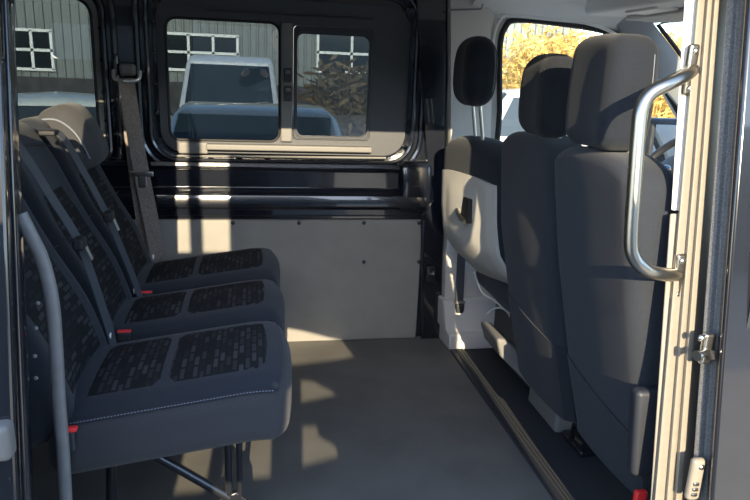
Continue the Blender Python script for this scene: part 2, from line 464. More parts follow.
# overhead console shelf
oc = thing('overhead_console', 'pale grey overhead storage shelf above the windscreen', 'console', (1.55, -.7, 1.56))
a0 = P(576, 18, Z=1.52)
mk('shelf', soft(1.40, 1.80, -1.45, -.16, 1.545, 1.615, .025, 6), HEAD, oc)
mk('lamp', soft(1.46, 1.56, -.62, -.40, 1.535, 1.55, .006, 4), WHITEP, oc)
mk('visor', soft(1.55, 1.78, -.78, -.25, 1.525, 1.543, .008, 5), TRIM, oc)

# ================================================================== WINDOWS
# window 1: sliding window module
fx0, fx1 = P(158, 70, Y=.03).x, P(408, 70, Y=.03).x
fz0, fz1 = P(280, 154, Y=.03).z, P(280, 0, Y=.03).z
gl = rrect(P(167, 70, Y=.03).x, P(280, 70, Y=.03).x, P(230, 141, Y=.03).z, P(230, 20, Y=.03).z, .045)
gr = rrect(P(293, 80, Y=.03).x, P(371, 80, Y=.03).x, P(330, 140, Y=.03).z, P(330, 27, Y=.03).z, .02)
w1 = thing('window_1', 'wide dark-framed sliding side window opposite', 'window', (.15, .05, fz0)); w1['kind'] = 'structure'
del w1['category']
mk('window_frame', plate(rrect(fx0, fx1, fz0, fz1, .10), [gl, gr], .02, .05), WPLA, w1, smooth=False, bevel=.004)
mk('rubber_gasket', tube([V((x, .022, z)) for x, z in offset(gl, -.002)], .006, 8, True), RUB, w1)
sash_o = offset(gr, -.002); gi = rrect(P(297, 80, Y=.03).x, P(368, 80, Y=.03).x, P(330, 136, Y=.03).z, P(330, 35, Y=.03).z, .03)
mk('sash', plate(sash_o, [gi], .012, .045), DPLA, w1, smooth=False, bevel=.003)
mk('rubber_gasket', tube([V((x, .014, z)) for x, z in offset(gi, .008)], .004, 8, True), WPLA, w1)
mk('pane', plate(offset(gl, .004), [], .034, .038), TINT, w1, smooth=False)
mk('pane', plate(offset(gi, .004), [], .026, .030), TINT, w1, smooth=False)
def bar(x0, y0, x1, y1, Ya, Yb, r=.006):
    A = P(x0, y0, Y=Ya); B = P(x1, y1, Y=Ya)
    return soft(A.x, B.x, Ya, Yb, B.z, A.z, r, 4)
mk('top_rail', bar(204, 9, 375, 19, -.012, .03), WPLA, w1)
mk('bottom_rail', bar(206, 144, 372, 153, -.025, .03), GPLA, w1)
mk('bottom_rail', bar(178, 142, 208, 154, .008, .03), GPLA, w1)
mk('mullion', bar(281, 22, 292, 142, -.002, .03), GPLA, w1)
mk('sill_seal', tube([V((x, .012, z)) for x, z in [(P(176, 156, Y=.01).x, P(176, 156, Y=.01).z), (P(386, 158, Y=.01).x, P(386, 158, Y=.01).z)]], .005, 8), GPLA, w1)
for (a, b) in ((68, 82), (86, 101)):
    q = mk('latch', bar(284, a, 292, b, -.018, .0, .004), DPLA, w1)
    mk('latch_tab', bar(285.5, a + 2, 290.5, a + 6, -.026, -.016, .003), GPLA, q)
# window 2: rear quarter window
w2 = thing('window_2', 'tinted side window behind the rear bench', 'window', (-.9, .05, .9)); w2['kind'] = 'structure'
del w2['category']
g2 = rrect(-1.16, P(96, 70, Y=.03).x, P(90, 158, Y=.03).z, P(90, -2, Y=.03).z, .07)
mk('window_frame', plate(rrect(-1.22, P(102, 70, Y=.03).x, P(90, 163, Y=.03).z, P(90, -8, Y=.03).z, .085), [g2], .02, .05), GPLA, w2, smooth=False, bevel=.004)
mk('rubber_gasket', tube([V((x, .022, z)) for x, z in offset(g2, -.003)], .007, 8, True), RUB, w2)
mk('pane', plate(offset(g2, .004), [], .034, .038), TINT, w2, smooth=False)

# ================================================================== NEAR BODY SIDE (door opening the photo looks through)
TUM = .12
def near(px, py, off): # plane Y = off + TUM*(z-.8)
    return P(px, py, n=V((0, 1, -TUM)), d=off - TUM * .8)
def vline(xt, xb, off, z0=-.05, z1=1.66):
    a = near(xt, 0, off); b = near(xb, 500, off)
    if abs(a.z - b.z) < 1e-6: return a, b
    f = lambda z: b + (a - b) * ((z - b.z) / (a.z - b.z))
    return f(z0), f(z1)
def pillar(cols, z0=-.05, z1=1.66, zs=None):
    """cols: (x at photo top, x at bottom, depth) going round the section"""
    bot = []; top = []
    for c in cols:
        a, b = vline(c[0], c[1], c[2], z0, z1); bot.append(a); top.append(b)
    return loft([bot, top])
# front pillar of the opening, inside to outside
wn = mk('wall_near', box(1.06, 2.4, -1.78, -1.72, -.05, .92), PAINTO, smooth=False)
struct(wn, 'near side front door of the van')
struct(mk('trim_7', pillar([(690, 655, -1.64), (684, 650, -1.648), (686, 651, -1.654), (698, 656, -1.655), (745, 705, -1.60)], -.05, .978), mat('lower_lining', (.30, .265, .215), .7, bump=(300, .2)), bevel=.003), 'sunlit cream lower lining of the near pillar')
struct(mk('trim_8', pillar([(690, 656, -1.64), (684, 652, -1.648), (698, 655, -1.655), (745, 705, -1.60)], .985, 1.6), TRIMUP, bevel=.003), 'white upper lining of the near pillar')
struct(mk('trim_9', pillar([(697, 653, -1.657), (698, 655, -1.668), (702, 660, -1.668), (704, 662, -1.660), (706, 665, -1.660), (708, 667, -1.672), (711, 671, -1.672), (713, 673, -1.664), (715, 676, -1.676), (719, 681, -1.676), (722, 690, -1.65), (730, 700, -1.61)]), ALU, bevel=.0015), 'ribbed cream door seal of the near pillar')
struct(mk('trim_10', pillar([(718, 680, -1.60), (730, 694, -1.60), (780, 750, -1.56), (750, 720, -1.54)]), RUB), 'dark gap beside the near pillar seal')
struct(mk('trim_11', pillar([(727, 690, -1.700), (733, 696, -1.712), (738, 701, -1.712), (741, 705, -1.722), (744, 709, -1.735), (752, 718, -1.73), (765, 735, -1.66), (740, 705, -1.64)]), GRAIN, bevel=.002), 'grainy dark grey flange of the near pillar')
struct(mk('trim_12', pillar([(743, 706, -1.735), (746, 709, -1.76), (752, 713, -1.77), (775, 740, -1.775), (800, 770, -1.78), (800, 770, -1.70), (760, 730, -1.69)]), PAINTO, bevel=.004), 'glossy black outer skin in front of the opening')
# striker on the flange
def on(px, py, off): return near(px, py, off)
stp = on(703, 350, -1.72)
st = thing('door_striker', 'bright steel striker pin bolted to the grainy pillar flange', 'striker', stp)
c = stp
def slab(px, py, off, w, h, th, r=.006):
    q = near(px, py, off); return soft(q.x - w / 2, q.x + w / 2, q.y - th, q.y, q.z - h / 2, q.z + h / 2, r, 3)
mk('mounting_plate', slab(704, 347, -1.715, .026, .075, .016), SILV, st)
q = near(701, 338, -1.73); mk('bolt_head', dome(q, .009, .008), SILV, st)
q = near(707, 352, -1.73); mk('pin', tube([q, q + V((-.030, -.012, -.002))], .0085, 12), SILV, st)
mk('pin_cap', tube([q + V((-.030, -.012, -.002)), q + V((-.036, -.014, -.002))], .012, 12), SILV, st)
mk('rubber_stop', tube([near(710, 352, -1.735), near(712, 358, -1.735)], .010, 10), RUB, st)
cn = thing('contact_plate', 'tan plastic contact plate with three bright pads low on the flange', 'contact plate', near(692, 475, -1.72))
q = near(692, 476, -1.712)
mk('body', soft(q.x - .017, q.x + .017, q.y - .02, q.y, q.z - .055, q.z + .055, .012, 4), ALU, cn)
for k in range(3): mk('pad', soft(q.x - .010 , q.x + .004, q.y - .024, q.y - .016, q.z - .012 - .014 * k, q.z - .003 - .014 * k, .002, 2), SILV, cn)
mk('screw', dome(q + V((.004, -.019, .036)), .008, .005), SILV, cn)
# rear edge of the opening and the open sliding door outside it
struct(mk('trim_13', pillar([(-80, -60, -1.70), (-80, -60, -1.64), (14, 34, -1.64), (14, 34, -1.655), (9, 30, -1.68), (5, 24, -1.70)]), PAINTO, bevel=.003), 'glossy black rear edge of the door opening')
struct(mk('trim_14', pillar([(6, 26, -1.702), (9, 30, -1.712), (7, 27, -1.728), (3, 22, -1.73), (-60, -40, -1.73), (-60, -40, -1.702)]), PAINTO, bevel=.003), 'raised black bead along the rear edge')
sd = thing('sliding_door', 'open glossy black sliding door at the left edge', 'sliding door', (-.95, -1.84, .1))
mk('door_shell', pillar([(2, 20, -1.75), (3, 22, -1.765), (-1, 17, -1.80), (-60, -50, -1.82), (-700, -700, -1.82), (-700, -700, -1.75)], .05, 1.26), PAINTO, sd, bevel=.006)
mk('door_pillar', pillar([(2, 20, -1.75), (3, 22, -1.765), (-1, 17, -1.80), (-60, -50, -1.82), (-70, -60, -1.75)], 1.26, 1.56), PAINTO, sd, bevel=.006)
mk('pane', box(-1.75, -.60, -1.742, -1.738, 1.26, 1.54), CLEAR, sd, smooth=False)
q = near(8, 437, -1.80)
mk('latch_cover', soft(q.x - .09, q.x + .012, q.y - .03, q.y + .01, q.z - .035, q.z + .035, .012, 4), GPLA, sd)
mk('side_rail', box(-1.9, q.x + .0, q.y - .012, q.y + .01, q.z - .10, q.z - .075), DPLA, sd)
# solid near wall behind the bench, header above the opening
struct(mk('wall_near_rear', plate([(-2.0, -.05), (-.50, -.05), (-.50, ROOF), (-2.0, ROOF)], [rrect(-1.3, -.56, 1.28, 1.5, .05)], -1.72, -1.66), PAINTO, smooth=False), 'near body side behind the opening')
struct(mk('trim_15', box(-.6, 1.95, -1.72, -1.62, 1.54, ROOF + .02), PAINTO, smooth=False), 'roof rail above the door opening')
struct(mk('trim_16', box(-.6, 1.0, -1.84, -1.78, -.12, .004), GPLA, smooth=False), 'door sill')
# inner holes seen in the dark channel beside the grey seal
for (a, b) in ((38, 303), (36, 328), (35, 356), (36, 378)):
    q = P(a, b, Y=-1.635)
    o = mk('screw', dome(q, .0045, .004), GPLA, None); tag(o, 'small bright screw in the dark channel of the opening, ' + {303: 'topmost of four', 328: 'second from the top', 356: 'third from the top', 378: 'lowest of four'}[b], 'screw', 'channel screws')
# grey curved seal
sp = smooth_path([P(20, 214, Y=-1.64), P(31, 236, Y=-1.64), P(43, 262, Y=-1.63), P(52, 300, Y=-1.63), P(56, 345, Y=-1.63), P(59, 400, Y=-1.63), P(63, 450, Y=-1.63), P(67, 520, Y=-1.63)], 6)
sl = mk('door_seal', tube(sp, .0135, 14, flat=(.0135, .012)), SEAL)
tag(sl, 'curved grey rubber seal running down beside the near end of the rear bench', 'seal')

# ================================================================== REAR BENCH
bench = thing('rear_bench_seat', 'dark three-place rear bench with dash-patterned cushions and belts', 'bench seat', (-.2, -1.0, 0))
BX0, BX1 = -.46, .066
def tilt(v):   # cushions rise to the front and their noses droop
    t = (v.x - BX0) / (BX1 - BX0)
    return V((v.x, v.y, v.z + .075 * t - .012 * max(0, t - .85) * 6))
spans = [(-1.60, -1.165), (-1.155, -.785), (-.775, -.37)]
for i, (a, b) in enumerate(spans):
    mid = (a + b) / 2; hw = (b - a) / 2
    def crown(v, mid=mid, hw=hw, i=i):
        u = (v.y - mid) / hw; t = (v.x - BX0) / (BX1 - BX0)
        z = v.z
        z += (.020 * (1 - u * u) - .012) * max(0, min(1, (v.z - .40) / .10))
        if i == 0: pass
        x = v.x + (.02 * (1 - u * u) if t > .8 else 0)
        return tilt(V((x, v.y, z)))
    f_ = (lambda v, c=crown: c(v))
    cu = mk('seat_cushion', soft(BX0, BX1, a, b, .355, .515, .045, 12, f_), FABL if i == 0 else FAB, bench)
    # dark top cover
    def top(v, c=crown): return c(v) + V((0, 0, .0))
    # top fabric sheet, slightly proud
    nx, ny = 22, 14; vs = []; fs = []
    tx0, tx1, ty0, ty1 = BX0 + .0, BX1 - .022, a + .014, b - .014
    for layer in (0, 1):
        for u in range(nx + 1):
            for w in range(ny + 1):
                x = tx0 + (tx1 - tx0) * u / nx; y = ty0 + (ty1 - ty0) * w / ny
                q = V((x, y, .515)); r = .045
                dx = max(0, x - (BX1 - r)); dy = max(0, abs(y - mid) - (hw - r)); dd = math.hypot(dx, dy)
                q.z = .515 - (r - math.sqrt(max(0, r * r - min(dd, r * .999) ** 2)))
                vs.append(crown(q) + V((0, 0, .004 if layer == 0 else -.004)))
    N = (nx + 1) * (ny + 1)
    for u in range(nx):
        for w in range(ny):
            k = u * (ny + 1) + w; fs.append((k, k + 1, k + ny + 2, k + ny + 1)); fs.append((k + N, k + ny + 1 + N, k + ny + 2 + N, k + 1 + N))
    mk('top_cover', (vs, fs), FAB, cu)
    # piping + stitching along the near edge
    edge = [crown(V((x, a + .012, .497))) + V((0, -.001, .004)) for x in [BX0 + (BX1 - .03 - BX0) * k / 14 for k in range(15)]]
    mk('piping', tube(edge, .0045, 6), FAB, cu)
    if i == 0:
        st_ = [tube([edge[0].lerp(edge[-1], 0)], .001) if False else None]
        segs = []
        L = 70
        for k in range(L):
            t0 = k / L * 14; t1 = (k + .55) / L * 14
            pA = edge[int(t0)].lerp(edge[min(14, int(t0) + 1)], t0 - int(t0)); pB = edge[int(min(13.99, t1))].lerp(edge[min(14, int(t1) + 1)], t1 - int(t1))
            segs.append(tube([pA + V((0, -.003, .003)), pB + V((0, -.003, .003))], .0012, 5))
        mk('stitching', join(*segs), THREAD, cu)
    # patterned inset
    vs = []; fs = []
    ix0, ix1, iy0, iy1 = BX0 + .07, BX1 - .055, a + .065, b - .06
    for layer in (0, 1):
        for u in range(17):
            for w in range(9):
                x = ix0 + (ix1 - ix0) * u / 16; y = iy0 + (iy1 - iy0) * w / 8
                z = .515
                e = min(u, 16 - u, w, 8 - w)
                g = .0065 if e > 0 else .003
                if u == 7: g -= .004
                vs.append(crown(V((x, y, z))) + V((0, 0, g if layer == 0 else -.002)))
    for u in range(16):
        for w in range(8):
            k = u * 9 + w; fs.append((k, k + 1, k + 10, k + 9)); fs.append((k + 153, k + 162, k + 163, k + 154))
    for u in range(16): fs.append((u * 9, u * 9 + 9, u * 9 + 162, u * 9 + 153)); fs.append((u * 9 + 8, u * 9 + 161, u * 9 + 170, u * 9 + 17))
    for w in range(8): fs.append((w, w + 153, w + 154, w + 1)); fs.append((144 + w, 145 + w, 298 + w, 297 + w))
    mk('patterned_inset', (vs, fs), PATC, cu)

# backrests: reclined
BA = math.radians(22)
piv = V((-.47, 0, .46))
def recl(v):    # local: x thickness (front = +), z up the back
    x, y, z = v
    c, s = math.cos(BA), math.sin(BA)
    return V((piv.x + x * c - z * s, y, piv.z + z * c + x * s))
HB = .672
for i, (a, b) in enumerate(spans):
    a += .004; b -= .004
    mid = (a + b) / 2; hw = (b - a) / 2
    def shp(v, mid=mid, hw=hw):
        u = (v.y - mid) / hw; z = v.z
        t = z / HB
        wsc = 1 - .10 * max(0, t - .55) ** 1.5 * 3
        x = v.x
        if x > 0: x += .028 * abs(u) ** 2.5 * (1 - .5 * t) - .01 + .018 * math.exp(-((t - .25) / .2) ** 2)
        x += -.02 * max(0, t - .8) * 5
        return recl(V((x, mid + u * hw * wsc, z)))
    br = mk('backrest', soft(-.075, .075, a, b, -.02, HB, .05, 12, shp), FAB, bench)
    # inset with dashes
    vs = []; fs = []; gy = .075
    for layer in (0, 1):
        for u in range(15):
            for w in range(9):
                z = .05 + (.40 - .0) * u / 14; cut = .02 * max(0, (u - 11)) / 3
                y = (a + gy + cut) + (b - a - 2 * gy - 2 * cut) * w / 8
                e = min(u, 14 - u, w, 8 - w)
                g = .004 if e > 0 else .001
                v = shp(V((.075, y, z))); vs.append(v + V((math.cos(BA), 0, math.sin(BA))) * (g if layer == 0 else -.004))
    N = 135
    for u in range(14):
        for w in range(8):
            k = u * 9 + w; fs.append((k, k + 1, k + 10, k + 9)); fs.append((k + N, k + 9 + N, k + 10 + N, k + 1 + N))
    for u in range(14): fs.append((u * 9, u * 9 + 9, u * 9 + 9 + N, u * 9 + N)); fs.append((u * 9 + 8, u * 9 + 8 + N, u * 9 + 17 + N, u * 9 + 17))
    for w in range(8): fs.append((w, w + N, w + 1 + N, w + 1)); fs.append((126 + w, 127 + w, 127 + w + N, 126 + w + N))
    mk('patterned_inset', (vs, fs), PATB, br)
    # cross seams
    for zz in (.33, .56):
        pts = []
        for k in range(15):
            y = a + .02 + (b - a - .04) * k / 14
            if zz == .33 and a + gy - .004 < y < b - gy + .004:
                if len(pts) > 1: mk('seam', tube(pts, .0016, 5), RUB, br)
                pts = []; continue
            pts.append(shp(V((.075, y, zz + (.03 * (1 - ((y - mid) / hw) ** 2) if zz > .5 else 0)))) + V((.0035, 0, 0)))
        if len(pts) > 1: mk('seam', tube(pts, .0016, 5), RUB, br)
    # headrest
    hx, hz = .035, .455
    def hshp(v, mid=mid):
        u = (v.y - mid) / .14
        t = (v.z - hz) / .24
        x = v.x - .02 * u * u - .035 * max(0, t - .55)
        return recl(V((x, mid + u * .14 * (1 - .12 * t * t), v.z)))
    if i == 2:
        hr = mk('headrest', soft(hx - .015, hx + .125, mid - .105, mid + .135, hz, hz + .225, .055, 8, lambda v: hshp(v)), FABR, bench)
        mk('seam', tube(smooth_path([hshp(V((hx + .10, mid - .104, hz + .03))), hshp(V((hx + .095, mid - .106, hz + .12))), hshp(V((hx + .065, mid - .104, hz + .18))), hshp(V((hx + .01, mid - .10, hz + .20)))], 5), .003, 6), THREAD, hr)
    mk('name_tag', disc(shp(V((.075, b - .025, .05))) + V((.006, 0, 0)), .009, .005, 'x'), WHITEP, br)

# shoulder belts that come over the backrests
def belt(px, Yl, depth, parent, lab=None, tip=None, slot=None):
    pass
def seat_belt(pts, acr, knob, label):
    w = mk('seat_belt_webbing', ribbon(smooth_path(pts, 6), .034, acr), WEB, bench)
    k = V(knob)
    mk('belt_stop', soft(k.x - .014, k.x + .014, k.y - .026, k.y + .022, k.z - .016, k.z + .016, .008, 4), RUB, w)
    mk('buckle_tongue', tube([k + V((.012, .010, -.012)), k + V((.024, .012, -.048))], .01, 8, flat=(.009, .003), up=(0, 1, 0)), SILV, w)
# near seat belt, mid seat belt
seat_belt([P(4, 130, Y=-1.23), P(24, 154, Y=-1.21), P(50, 195, Y=-1.2), P(78, 240, Y=-1.19), P(95, 285, Y=-1.19), P(108, 325, Y=-1.19), P(114, 347, Y=-1.2)], (.3, 1, 0), P(80, 243, Y=-1.215), 'a')
seat_belt([P(42, 130, Y=-.86), P(60, 134, Y=-.84), P(80, 165, Y=-.83), P(106, 213, Y=-.82), P(122, 250, Y=-.82), P(135, 282, Y=-.82), P(141, 300, Y=-.83)], (.3, 1, 0), P(109, 216, Y=-.845), 'b')
mk('belt_guide', soft(P(45, 131, Y=-.85).x - .012, P(45, 131, Y=-.85).x + .035, -.88, -.83, P(45, 131, Y=-.85).z - .012, P(45, 131, Y=-.85).z + .004, .005, 3), RUB, bench)
# receivers with red press buttons
for (bx, by, Y) in ((125, 331, -1.17), (147, 292, -.79)):
    c = P(bx, by, Y=Y)
    rc = mk('belt_receiver', soft(c.x - .02, c.x + .018, c.y - .010, c.y + .012, c.z - .04, c.z - .0, .006, 3), RUB, bench)
    mk('press_button', soft(c.x - .02, c.x + .016, c.y - .008, c.y + .006, c.z - .003, c.z + .003, .002, 3), RED, rc)
c = P(72, 429, Y=-1.615)
rc = mk('belt_receiver', soft(c.x - .018, c.x + .004, c.y - .004, c.y + .012, c.z - .055, c.z, .006, 3), DPLA, bench)
mk('press_button', soft(c.x - .014, c.x + .010, c.y - .006, c.y + .010, c.z - .006, c.z + .004, .003, 3), RED, rc)
# frame and legs
mk('seat_frame', join(tube([V((-.36, -1.5, .36)), V((-.36, -.45, .36))], .014, 10), tube([V((-.06, -1.5, .395)), V((-.06, -.45, .395))], .014, 10)), DTUBE, bench)
for Y in (-1.33, -.62):
    x1 = P(228, 450, Y=-1.33).x
    mk('leg', join(tube([V((x1, Y, .36)), V((x1, Y, .02))], .011, 10), tube([V((x1 + .03, Y, .36)), V((x1 + .03, Y, .02))], .009, 10), soft(x1 - .03, x1 + .06, Y - .02, Y + .02, .0, .03, .006, 2)), DTUBE, bench)
    mk('leg', join(tube([V((-.38, Y, .34)), V((-.40, Y, .02))], .014, 10), soft(-.44, -.36, Y - .02, Y + .02, .0, .03, .006, 2)), DTUBE, bench)
    mk('brace', tube([V((-.34, Y + .0, .30)), V((x1, Y, .10))], .013, 12), DTUBE, bench)
    mk('foot_bracket', prism([(x1 - .08, .0), (x1 + .07, .0), (x1 + .05, .09), (x1 + .02, .12), (x1 - .03, .10), (x1 - .05, .05)], Y - .008, Y + .008), DTUBE, bench, bevel=.003)

# ================================================================== WALL BELT by the far rear corner
sb = thing('seat_belt', 'taupe seat belt hanging from the black window post, silver tongue halfway', 'seat belt', P(126, 80, Y=-.05))
top = P(127, 76, Y=-.06)
mk('anchor_cover', soft(top.x - .032, top.x + .03, top.y + .005, 0, top.z + .0, top.z + .05, .016, 4), GPLA, sb)
mk('guide_loop', tube(smooth_path([top + V((-.05, -.0, .022)), top + V((-.045, -.012, -.012)), top + V((0, -.018, -.02)), top + V((.045, -.012, -.012)), top + V((.05, 0, .022))], 5), .008, 8), SILV, sb)
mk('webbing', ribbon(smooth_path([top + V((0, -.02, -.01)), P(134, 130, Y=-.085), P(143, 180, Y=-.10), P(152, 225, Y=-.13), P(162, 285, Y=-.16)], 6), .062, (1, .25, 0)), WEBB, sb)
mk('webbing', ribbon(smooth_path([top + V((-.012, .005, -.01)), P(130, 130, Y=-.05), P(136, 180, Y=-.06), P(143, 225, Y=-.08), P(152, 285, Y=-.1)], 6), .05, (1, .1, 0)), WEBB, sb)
c = P(142, 174, Y=-.105)
mk('buckle_tongue', join(soft(c.x - .047, c.x + .047, c.y - .008, c.y + .003, c.z - .010, c.z + .012, .005, 3), soft(c.x - .017, c.x + .019, c.y - .007, c.y + .002, c.z - .058, c.z - .0, .004, 3)), SILV, sb)

# ================================================================== FRONT SEATS
def dbl(z, pts):
    for (z0, v0), (z1, v1) in zip(pts, pts[1:]):
        if z0 <= z <= z1: return v0 + (v1 - v0) * (z - z0) / (z1 - z0)
    return pts[0][1] if z < pts[0][0] else pts[-1][1]
def seat_back(name, a, b, ztop, rear, parent, mat_u, mat_l, th=.13, zbot=.14, seamz=(.42, .30), shoulder=.09, r=.036, yaw=0):
    """rear = list of (z, x of rear face); fabric back with a separate lower cover"""
    mid = (a + b) / 2; hw = (b - a) / 2
    def fn(v):
        u = (v.y - mid) / hw; z = v.z
        t = (z - zbot) / (ztop - zbot)
        w = 1 - shoulder * 2.2 * max(0, t - .72) ** 1.3
        x = v.x + dbl(z, rear) + yaw * (b - v.y)
        if v.x < .03: x -= .014 * (1 - u * u) - .004
        z2 = z - .05 * abs(u) ** 3 * max(0, (t - .6) / .4)
        return V((x, mid + u * hw * w, z2))
    o = mk(name, soft(0, th, a, b, zbot + .02, ztop, r, 14, fn), mat_u, parent)
    # lower cover: slightly proud shell over rear and sides up to a slanting seam
    vs = []; fs = []
    cols = 20; rows = 8
    for layer in (0, 1):
        for j in range(rows + 1):
            for i in range(cols + 1):
                s = -1 + 2 * i / cols
                zt = seamz[0] + (seamz[1] - seamz[0]) * (1 - (i / cols))
                z = zbot + (zt - zbot) * j / rows
                # section: rear face with rounded corners then side
                ang = max(-1, min(1, s))
                y = mid + ang * (hw + .004); xr = 0
                e = max(0, abs(ang) * hw - (hw - r)) / r
                xr = r - r * math.sqrt(max(0, 1 - min(1, e) ** 2))
                g = -.004 if layer == 0 else .012
                xx = xr + g; base = V((xx, y if layer == 0 else mid + ang * (hw - .01), z))
                vs.append(fn(base))
    N = (rows + 1) * (cols + 1)
    for j in range(rows):
        for i in range(cols):
            k = j * (cols + 1) + i; fs.append((k, k + 1, k + cols + 2, k + cols + 1)); fs.append((k + N, k + cols + 1 + N, k + cols + 2 + N, k + 1 + N))
    for i in range(cols):
        k = rows * (cols + 1) + i; fs.append((k, k + 1, k + 1 + N, k + N)); fs.append((i, i + N, i + 1 + N, i + 1))
    mk('lower_cover', (vs, fs), mat_l, o)
    return o, fn
def head(name, cx, cy, z0, z1, wx, wy, parent, lean=0, matl=FABH, taper=.16, rr=.34):
    def fn(v):
        t = (v.z - z0) / (z1 - z0); u = (v.y - cy) / (wy / 2)
        x = v.x + lean * t - .012 * u * u * (1 if v.x < cx else -1)
        f = 1 - taper * (max(0, .35 - t) ** 1.2) - taper * .9 * max(0, t - .6) ** 1.2
        return V((cx + (x - cx) * f, cy + (v.y - cy) * f, v.z + .01 * (1 - u * u) * (1 if t > .5 else 0)))
    o = mk(name, soft(cx - wx / 2, cx + wx / 2, cy - wy / 2, cy + wy / 2, z0, z1, min(wx, wy) * rr, 10, fn), matl, parent)
    sx = cx - wx * .30
    pts = [fn(V((sx, cy - wy / 2 - .0, z0 + .03 + (z1 - z0 - .06) * k / 8))) + V((-.002, -.001, 0)) for k in range(9)]
    e = [fn(V((cx - wx / 2 + .008, cy - wy * .37, z0 + .03 + (z1 - z0 - .05) * k / 8))) for k in range(8)]
    mk('seam', tube(e, .0022, 6), RUB, o)
    mk('seam', tube([fn(V((cx + wx * .25, cy - wy / 2 + .004, z0 + .06 + (z1 - z0 - .10) * k / 8))) + V((0, -.002, 0)) for k in range(9)], .0015, 6), THREAD, o)
    return o
fb = thing('front_bench_seat', 'dark cloth double passenger seat, nearest of the front seats', 'passenger seat', (1.15, -1.2, 0))
rearp = [(0, 1.05), (.2, 1.02), (.44, .955), (.75, .885), (1.1, .83)]
sbk, fn_n = seat_back('backrest', -1.605, -1.185, 1.10, rearp, fb, FABD, FAB, th=.15, zbot=.17, seamz=(.445, .36))
sbm, fn_m = seat_back('backrest', -1.165, -.735, 1.10, [(0, 1.04), (.2, 1.0), (.44, .94), (.75, .875), (1.1, .845)], fb, FABD, FAB, th=.15, zbot=.17, seamz=(.50, .44))
head('headrest', .875, -1.40, 1.102, 1.37, .120, .235, fb, .0, taper=.22)
head('headrest', .905, -.985, 1.09, 1.335, .125, .225, fb, .0, taper=.42, rr=.44)
for y in (-1.46, -1.34): mk('headrest_post', tube([V((.915, y, 1.05)), V((.915, y, 1.16))], .007, 10), SILV, fb)
for y in (-1.05, -.93): mk('headrest_post', tube([V((.925, y, 1.03)), V((.925, y, 1.13))], .007, 10), SILV, fb)
mk('seat_cushion', soft(1.06, 1.56, -1.60, -.80, .34, .48, .05, 8), FABD, fb)
mk('side_cover', soft(P(634, 385, Y=-1.63).x, P(634, 385, Y=-1.63).x + .34, -1.65, -1.61, P(645, 470, Y=-1.62).z, P(645, 386, Y=-1.62).z, .014, 5, lambda v: (v.x + .10 * (P(645, 386, Y=-1.62).z - v.z), v.y, v.z)), DPLA, fb)
pc = P(545, 415, Z=0.0)
mk('pedestal', loft([[V((x0, y0, z)), V((x1, y0, z)), V((x1, y1, z)), V((x0, y1, z))] for x0, x1, y0, y1, z in ((1.08, 1.5, -.96, -.70, 0.0), (1.085, 1.5, -.95, -.70, .10), (1.10, 1.5, -.93, -.70, .32))]), GPLA, fb, bevel=.015, seg=4)
mk('base_frame', soft(1.18, 1.5, -1.52, -.75, .22, .34, .02, 4), DPLA, fb)
mk('latch_bracket', join(soft(1.10, 1.22, -1.12, -.97, .0, .025, .008, 3), tube([V((1.10, -1.05, .03)), V((1.13, -1.0, .055)), V((1.18, -1.06, .05)), V((1.2, -1.12, .05))], .013, 8), disc((1.12, -1.09, .04), .02, .05, 'y'), tube([V((1.2, -1.1, .02)), V((1.3, -1.1, .26))], .02, 8)), DTUBE, fb)
# driver seat
ds = thing('driver_seat', 'driver seat beside the far wall with pale back board and tall narrow headrest', 'driver seat', (1.1, -.42, 0))
rd = [(.0, 1.20), (.3, 1.11), (.42, .985), (.52, .872), (.6, .822), (.72, .804), (1.0, .79)]
dbk, fn_d = seat_back('backrest', -.645, -.175, 1.035, rd, ds, FABD, FABD, th=.13, zbot=.36, seamz=(.5, .45), shoulder=.22, r=.06, yaw=.22)
head('headrest', .850, -.41, 1.155, 1.41, .125, .225, ds, .0, taper=.6, rr=.46)
for y in (-.46, -.37): mk('headrest_post', tube([V((.895, y, .98)), V((.862, y, 1.18))], .007, 10), SILV, ds)
# back board
def bd(y, z, g):   # point on the rear face
    return fn_d(V((g, y, z)))
vs = []; fs = []; nu, nv = 16, 18
for layer in (0, 1):
    for j in range(nv + 1):
        for i in range(nu + 1):
            u = -1 + 2 * i / nu; t = j / nv
            z = .40 + (.885 - .40) * t
            y = -.41 + u * .218 * (1 - .05 * t)
            sculpt = -.010 - .006 * max(0, 1 - (abs(u) / .62) ** 6) * (1 if .12 < t < .85 else 0)
            p = fn_d(V((sculpt - (0 if abs(u) < .9 else -.012), y, z)))
            if layer: p = p + V((.02, 0, 0))
            vs.append(p)
N = (nu + 1) * (nv + 1)
for j in range(nv):
    for i in range(nu):
        k = j * (nu + 1) + i; fs.append((k, k + 1, k + nu + 2, k + nu + 1)); fs.append((k + N, k + nu + 1 + N, k + nu + 2 + N, k + 1 + N))
for i in range(nu): fs.append((i, i + N, i + 1 + N, i + 1)); k = nv * (nu + 1) + i; fs.append((k, k + 1, k + 1 + N, k + N))
for j in range(nv): k = j * (nu + 1); fs.append((k, k + nu + 1, k + nu + 1 + N, k + N)); k += nu; fs.append((k, k + N, k + nu + 1 + N, k + nu + 1))
bb = mk('back_board', (vs, fs), SPLA, ds, label='pale plastic back board')
c = P(463, 208, X=.836)
hk = mk('hook_recess', soft(c.x - .004, c.x + .02, c.y - .07, c.y + .05, c.z - .05, c.z + .05, .004, 3), RUB, bb)
mk('hook', tube([c + V((-.008, .045, -.015)), c + V((-.016, .0, -.03)), c + V((-.008, -.06, -.045))], .009, 8), SILV, hk)
mk('seat_cushion', soft(1.0, 1.52, -.68, -.16, .33, .47, .05, 8), FABD, ds)
